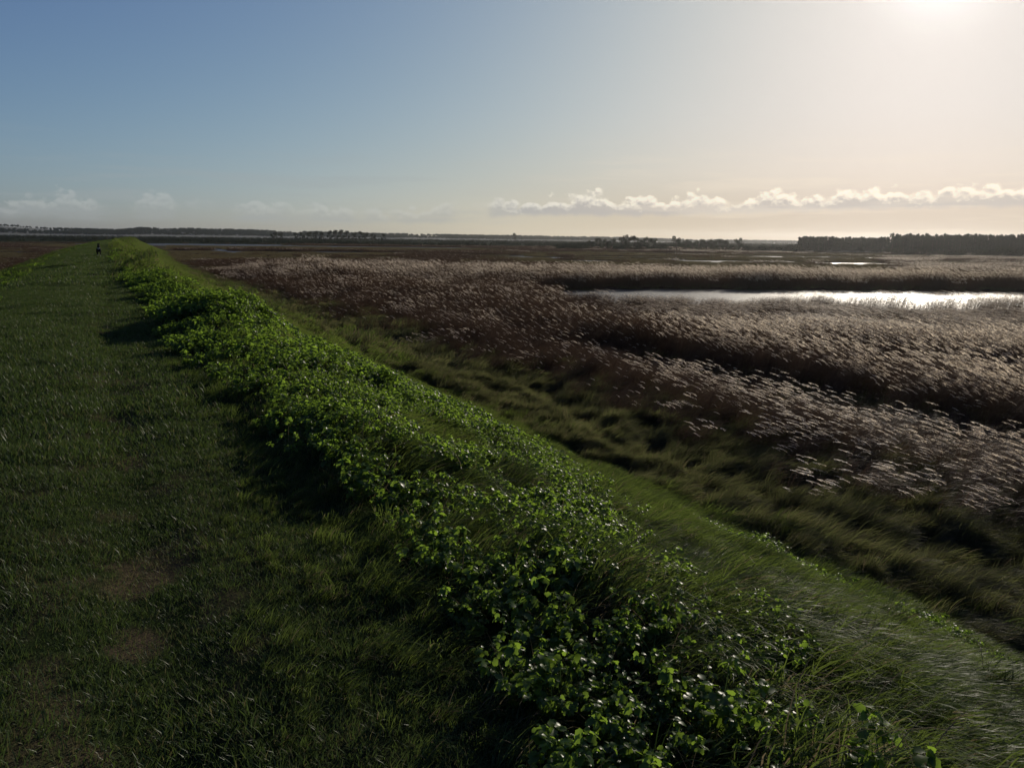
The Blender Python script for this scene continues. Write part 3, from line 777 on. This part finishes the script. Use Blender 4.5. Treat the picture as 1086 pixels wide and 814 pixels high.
# ---------------------------------------------------------------- the dog on the path
def build_dog():
    a = math.radians(az_of(101.5)); D = 60.0 / math.cos(a)
    x, y = D * math.sin(a), D * math.cos(a); z = float(height(np.array([x]), np.array([y]))[0])
    root = bpy.data.objects.new('dog', None); COL.objects.link(root); root.location = (x, y, z + .0); root.rotation_euler = (0, 0, math.radians(-62))
    pts = [(-.30, 0, .50, .11), (-.10, 0, .50, .115), (.14, 0, .50, .13), (.27, 0, .54, .11), (.36, 0, .66, .07), (.43, 0, .76, .075), (.53, 0, .74, .045), (.60, 0, .725, .028)]
    edges = [(i, i + 1) for i in range(7)]
    def chain(start, seq):
        prev = start
        for p in seq: pts.append(p); edges.append((prev, len(pts) - 1)); prev = len(pts) - 1
    for sd in (-1, 1):
        chain(0, [(-.31, sd * .085, .40, .085), (-.25, sd * .09, .29, .05), (-.36, sd * .09, .18, .03), (-.33, sd * .09, .04, .028), (-.27, sd * .09, .025, .026)])
        chain(3, [(.25, sd * .08, .42, .06), (.24 + .05 * sd, sd * .08, .27, .038), (.26 + .06 * sd, sd * .08, .05, .027), (.31 + .06 * sd, sd * .08, .025, .026)])
        chain(5, [(.40, sd * .045, .84, .022), (.405, sd * .06, .89, .008)])
    chain(0, [(-.42, 0, .46, .045), (-.54, 0, .36, .04), (-.62, 0, .30, .02)])
    me = bpy.data.meshes.new('body'); me.from_pydata([p[:3] for p in pts], edges, [])
    o = bpy.data.objects.new('body', me); COL.objects.link(o); o.parent = root
    o.modifiers.new('skin', 'SKIN'); sv = me.skin_vertices[0].data
    for i, p in enumerate(pts): sv[i].radius = (p[3], p[3])
    sv[0].use_root = True
    o.modifiers.new('sub', 'SUBSURF').render_levels = 2
    mt = bpy.data.materials.new('dog_coat'); mt.use_nodes = True; N = NT(mt.node_tree)
    tc = N.n('ShaderNodeTexCoord'); sp = N.n('ShaderNodeSeparateXYZ', in_0=tc.outputs['Object'])
    lowp = N.ss(.13, .09, sp.outputs['Z']); 
    chest = N.m('MULTIPLY', N.ss(.34, .38, sp.outputs['X']), N.ss(.62, .56, sp.outputs['Z']))
    nz = N.noise(tc.outputs['Object'], 30, 3)
    col = N.mix(N.m('MAXIMUM', lowp, chest), rgb(.014, .013, .013), rgb(.6, .58, .54))
    bp = N.n('ShaderNodeBump', in_Height=nz, in_Strength=.6, in_Distance=.02)
    pb = N.n('ShaderNodeBsdfPrincipled', in_Base_Color=col, in_Roughness=.9, in_Normal=bp.outputs[0]); pb.inputs['Specular IOR Level'].default_value = .05; N.n('ShaderNodeOutputMaterial', in_Surface=pb.outputs[0])
    me.materials.append(mt); root.scale = (1.12, 1.12, 1.12)
    props(root, 'small black and white dog standing on the grass path far along the bank', 'dog')
build_dog()

# ---------------------------------------------------------------- air
def build_haze():
    X0, X1, Y0, Y1, Z0, Z1 = -3600, 3600, -40, 3600, -6.5, 32
    V = [(X0, Y0, Z0), (X1, Y0, Z0), (X1, Y1, Z0), (X0, Y1, Z0), (X0, Y0, Z1), (X1, Y0, Z1), (X1, Y1, Z1), (X0, Y1, Z1)]
    F = [(3, 2, 1, 0), (4, 5, 6, 7), (0, 1, 5, 4), (1, 2, 6, 5), (2, 3, 7, 6), (3, 0, 4, 7)]
    mt = bpy.data.materials.new('haze'); mt.use_nodes = True; N = NT(mt.node_tree)
    pv = N.n('ShaderNodeVolumePrincipled'); pv.inputs['Color'].default_value = rgb(.9, .92, .95)
    pv.inputs['Density'].default_value = HAZE; pv.inputs['Anisotropy'].default_value = .83
    N.n('ShaderNodeOutputMaterial', in_Volume=pv.outputs[0])
    o = bpy.data.objects.new('haze', mesh_np('haze', V, F, [mt])); COL.objects.link(o)
    props(o, 'thin pale haze lying over the far marsh', 'haze', kind='stuff')
HAZE = .00005
build_haze()

# ---------------------------------------------------------------- sky
def build_world():
    w = bpy.data.worlds.new('World'); SC.world = w; w.use_nodes = True; N = NT(w.node_tree)
    sky = N.n('ShaderNodeTexSky', sky_type='NISHITA', sun_disc=False, sun_elevation=SUN_EL, sun_rotation=SUN_AZ,
              altitude=0, air_density=.8, dust_density=1.0, ozone_density=3.0)
    # tone-compressed sky: soft shoulder on the clear-sky radiance, channel by channel
    sc = N.n('ShaderNodeSeparateColor'); N.set(sc.inputs[0], sky.outputs[0])
    ch = []
    for c, (p, b, top) in zip(sc.outputs, ((1.2, 1.10, .95), (1.4, 1.92, .785), (1.2, 2.15, .745))):
        y = N.m('POWER', N.m('MULTIPLY', c, .1), p)
        yb = N.m('MULTIPLY', y, b)
        ch.append(N.m('DIVIDE', N.m('MULTIPLY', yb, top), N.m('ADD', yb, 1.)))
    skyc = N.n('ShaderNodeCombineColor', in_0=ch[0], in_1=ch[1], in_2=ch[2]).outputs[0]
    tc = N.n('ShaderNodeTexCoord'); sp = N.n('ShaderNodeSeparateXYZ', in_0=tc.outputs['Generated'])
    el = N.m('MULTIPLY', N.m('ARCSINE', sp.outputs['Z']), 57.2958)
    az = N.m('MULTIPLY', N.m('ARCTAN2', sp.outputs['X'], sp.outputs['Y']), 57.2958)
    sunv = (math.sin(SUN_AZ) * math.cos(SUN_EL), math.cos(SUN_AZ) * math.cos(SUN_EL), math.sin(SUN_EL))
    dot = N.n('ShaderNodeVectorMath', operation='DOT_PRODUCT'); N.set(dot.inputs[0], tc.outputs['Generated']); dot.inputs[1].default_value = sunv
    cosd = dot.outputs['Value']
    th2 = N.m('MULTIPLY', N.m('SUBTRACT', 1., cosd), 2 * 3283.)           # degrees squared from the sun
    g1 = N.m('MULTIPLY', N.m('EXPONENT', N.m('MULTIPLY', th2, -1 / 8.)), .46)
    g2 = N.m('MULTIPLY', N.m('EXPONENT', N.m('MULTIPLY', th2, -1 / 70.)), .09)
    glow = N.m('ADD', g1, g2)
    ext = N.m('SUBTRACT', 1., N.m('MULTIPLY', N.m('MULTIPLY', N.ss(5., 0., el), N.ss(.84, .985, cosd)), .32))
    se = N.n('ShaderNodeVectorMath', operation='SCALE'); N.set(se.inputs[0], skyc); N.set(se.inputs['Scale'], ext); skyc = se.outputs[0]
    tn = N.mix(N.m('MULTIPLY', N.ss(9., 0., el), N.ss(.72, .96, cosd)), rgb(1, 1, 1), rgb(.98, .93, .84))
    tm = N.n('ShaderNodeVectorMath', operation='MULTIPLY'); N.set(tm.inputs[0], skyc); N.set(tm.inputs[1], tn); skyc = tm.outputs[0]
    gc = N.n('ShaderNodeVectorMath', operation='SCALE'); gc.inputs[0].default_value = (1., .97, 1.0); N.set(gc.inputs['Scale'], glow)
    sg = N.n('ShaderNodeVectorMath', operation='ADD'); N.set(sg.inputs[0], skyc); N.set(sg.inputs[1], gc.outputs[0])
    # cumulus band low over the horizon: flat base, heaped tops
    base = N.m('ADD', N.m('ADD', .50, N.m('MULTIPLY', N.ss(-8., 2., az), .70)), N.m('MULTIPLY', N.ss(6., 30., az), .55))
    hi = N.ss(-4., 1., az)
    def band(da, de):
        a = N.m('ADD', az, da); e = N.m('ADD', el, de)
        big = N.noise(N.n('ShaderNodeCombineXYZ', in_0=N.m('MULTIPLY', a, .30), in_1=0., in_2=7.7).outputs[0], 1, 2, .5)
        det = N.noise(N.n('ShaderNodeCombineXYZ', in_0=N.m('MULTIPLY', a, 1.6), in_1=N.m('MULTIPLY', e, 2.4), in_2=3.1).outputs[0], 1.5, 5, .55)
        vo = N.n('ShaderNodeTexVoronoi', feature='SMOOTH_F1', in_Scale=1., in_Smoothness=.35)
        N.set(vo.inputs['Vector'], N.n('ShaderNodeCombineXYZ', in_0=N.m('ADD', N.m('MULTIPLY', a, .95), N.m('MULTIPLY', det, .5)), in_1=N.m('MULTIPLY', e, 1.5), in_2=.3).outputs[0])
        puff = N.m('SUBTRACT', .45, vo.outputs['Distance'])
        h = N.m('ADD', N.m('MULTIPLY', N.m('SUBTRACT', big, .5), 2.4), N.m('ADD', N.m('MULTIPLY', puff, 1.15), N.m('MULTIPLY', N.m('SUBTRACT', det, .5), .8)))
        bump = N.m('MULTIPLY', N.m('EXPONENT', N.m('MULTIPLY', N.m('POWER', N.m('SUBTRACT', a, 5.6), 2.), -.30)), .40)
        return N.m('SUBTRACT', N.m('ADD', N.m('ADD', h, N.m('ADD', base, 1.70)), bump), e), det
    dcur, det = band(0., 0.)
    dsun, _ = band(.10, .20)
    basen = N.noise(N.n('ShaderNodeCombineXYZ', in_0=N.m('MULTIPLY', az, .9), in_1=0., in_2=1.).outputs[0], 1, 3)
    b0 = N.m('ADD', N.m('ADD', base, .30), N.m('MULTIPLY', basen, .5))
    cut = N.ss(N.m('SUBTRACT', b0, .30), N.m('ADD', b0, .12), el)
    dens = N.m('MULTIPLY', N.ss(.0, .34, dcur), cut)
    strength = N.m('ADD', N.m('MULTIPLY', hi, .62), .34)
    patch = N.ss(.40, .52, N.noise(N.n('ShaderNodeCombineXYZ', in_0=N.m('MULTIPLY', az, .22), in_1=0., in_2=21.).outputs[0], 1, 2))
    patch = N.m('MAXIMUM', patch, N.ss(-1., 1., az))
    dens = N.m('MULTIPLY', dens, N.m('MULTIPLY', strength, patch))
    lit = N.m('SUBTRACT', 1.1, N.ss(-.2, .95, dsun))
    lit = N.m('ADD', lit, N.m('MULTIPLY', N.m('SUBTRACT', det, .5), 2.2), clamp=True)
    lit = N.m('SUBTRACT', lit, N.m('MULTIPLY', N.ss(N.m('ADD', b0, .75), N.m('ADD', b0, .05), el), .55), clamp=True)
    near = N.ss(.80, .975, cosd)
    warm = N.mix(near, rgb(.56, .57, .55), rgb(1.02, .93, .76))
    dull = N.mix(near, rgb(.36, .38, .385), rgb(.53, .475, .43))
    shade = N.mix(lit, dull, warm)
    col = N.mix(N.m('MULTIPLY', dens, .92), sg.outputs[0], shade)
    # a second, fainter bank: soft streaks under and above the heaps
    st = N.noise(N.n('ShaderNodeCombineXYZ', in_0=N.m('MULTIPLY', az, .10), in_1=N.m('MULTIPLY', el, 1.2), in_2=40.).outputs[0], 1, 4, .55)
    veil = N.m('MULTIPLY', N.m('MULTIPLY', N.ss(.48, .66, st), N.ss(7.5, 2., el)), .30)
    veil = N.m('MULTIPLY', veil, N.ss(.2, 1.2, el))
    col = N.mix(veil, col, N.mix(near, rgb(.34, .37, .38), rgb(.90, .78, .62)))
    k = N.n('ShaderNodeVectorMath', operation='SCALE'); N.set(k.inputs[0], col); k.inputs['Scale'].default_value = SKYGAIN
    bg = N.n('ShaderNodeBackground', in_Color=k.outputs[0], in_Strength=.10)
    N.n('ShaderNodeOutputWorld', in_Surface=bg.outputs[0])
EXPO = -.3
SKYGAIN = 10 * 2 ** .3
build_world()
sl = bpy.data.lights.new('sun', 'SUN'); sl.energy = 5.0; sl.angle = math.radians(.53); sl.color = (1, .90, .76)
so = bpy.data.objects.new('sun', sl); COL.objects.link(so)
sv = Vector((math.sin(SUN_AZ) * math.cos(SUN_EL), math.cos(SUN_AZ) * math.cos(SUN_EL), math.sin(SUN_EL)))
so.rotation_euler = sv.to_track_quat('Z', 'Y').to_euler(); so.location = (0, -5, 30)

# ---------------------------------------------------------------- camera
cam = bpy.data.cameras.new('camera'); cam.sensor_width = 36; cam.lens = 28.24; cam.clip_start = .05; cam.clip_end = 20000
co = bpy.data.objects.new('camera', cam); COL.objects.link(co); SC.camera = co
pitch = math.radians(90 - 10.25); roll = math.radians(.63)
co.matrix_world = Matrix.Translation((0, 0, CAM_H)) @ Matrix.Rotation(pitch, 4, 'X') @ Matrix.Rotation(roll, 4, 'Z')

vs = SC.view_settings; vs.view_transform = 'Standard'; vs.look = 'None'; vs.gamma = 1; vs.exposure = EXPO if 'EXPO' in globals() else -.6; vs.use_curve_mapping = False
cy = SC.cycles
cy.use_denoising = True; cy.denoiser = 'OPENIMAGEDENOISE'; cy.denoising_input_passes = 'RGB_ALBEDO_NORMAL'; cy.denoising_prefilter = 'ACCURATE'
cy.max_bounces = 5; cy.diffuse_bounces = 2; cy.glossy_bounces = 2; cy.transmission_bounces = 2; cy.transparent_max_bounces = 4; cy.volume_bounces = 0
cy.sample_clamp_indirect = 4; cy.sample_clamp_direct = 0; cy.use_adaptive_sampling = True; cy.adaptive_threshold = .02
cy.caustics_reflective = False; cy.caustics_refractive = False
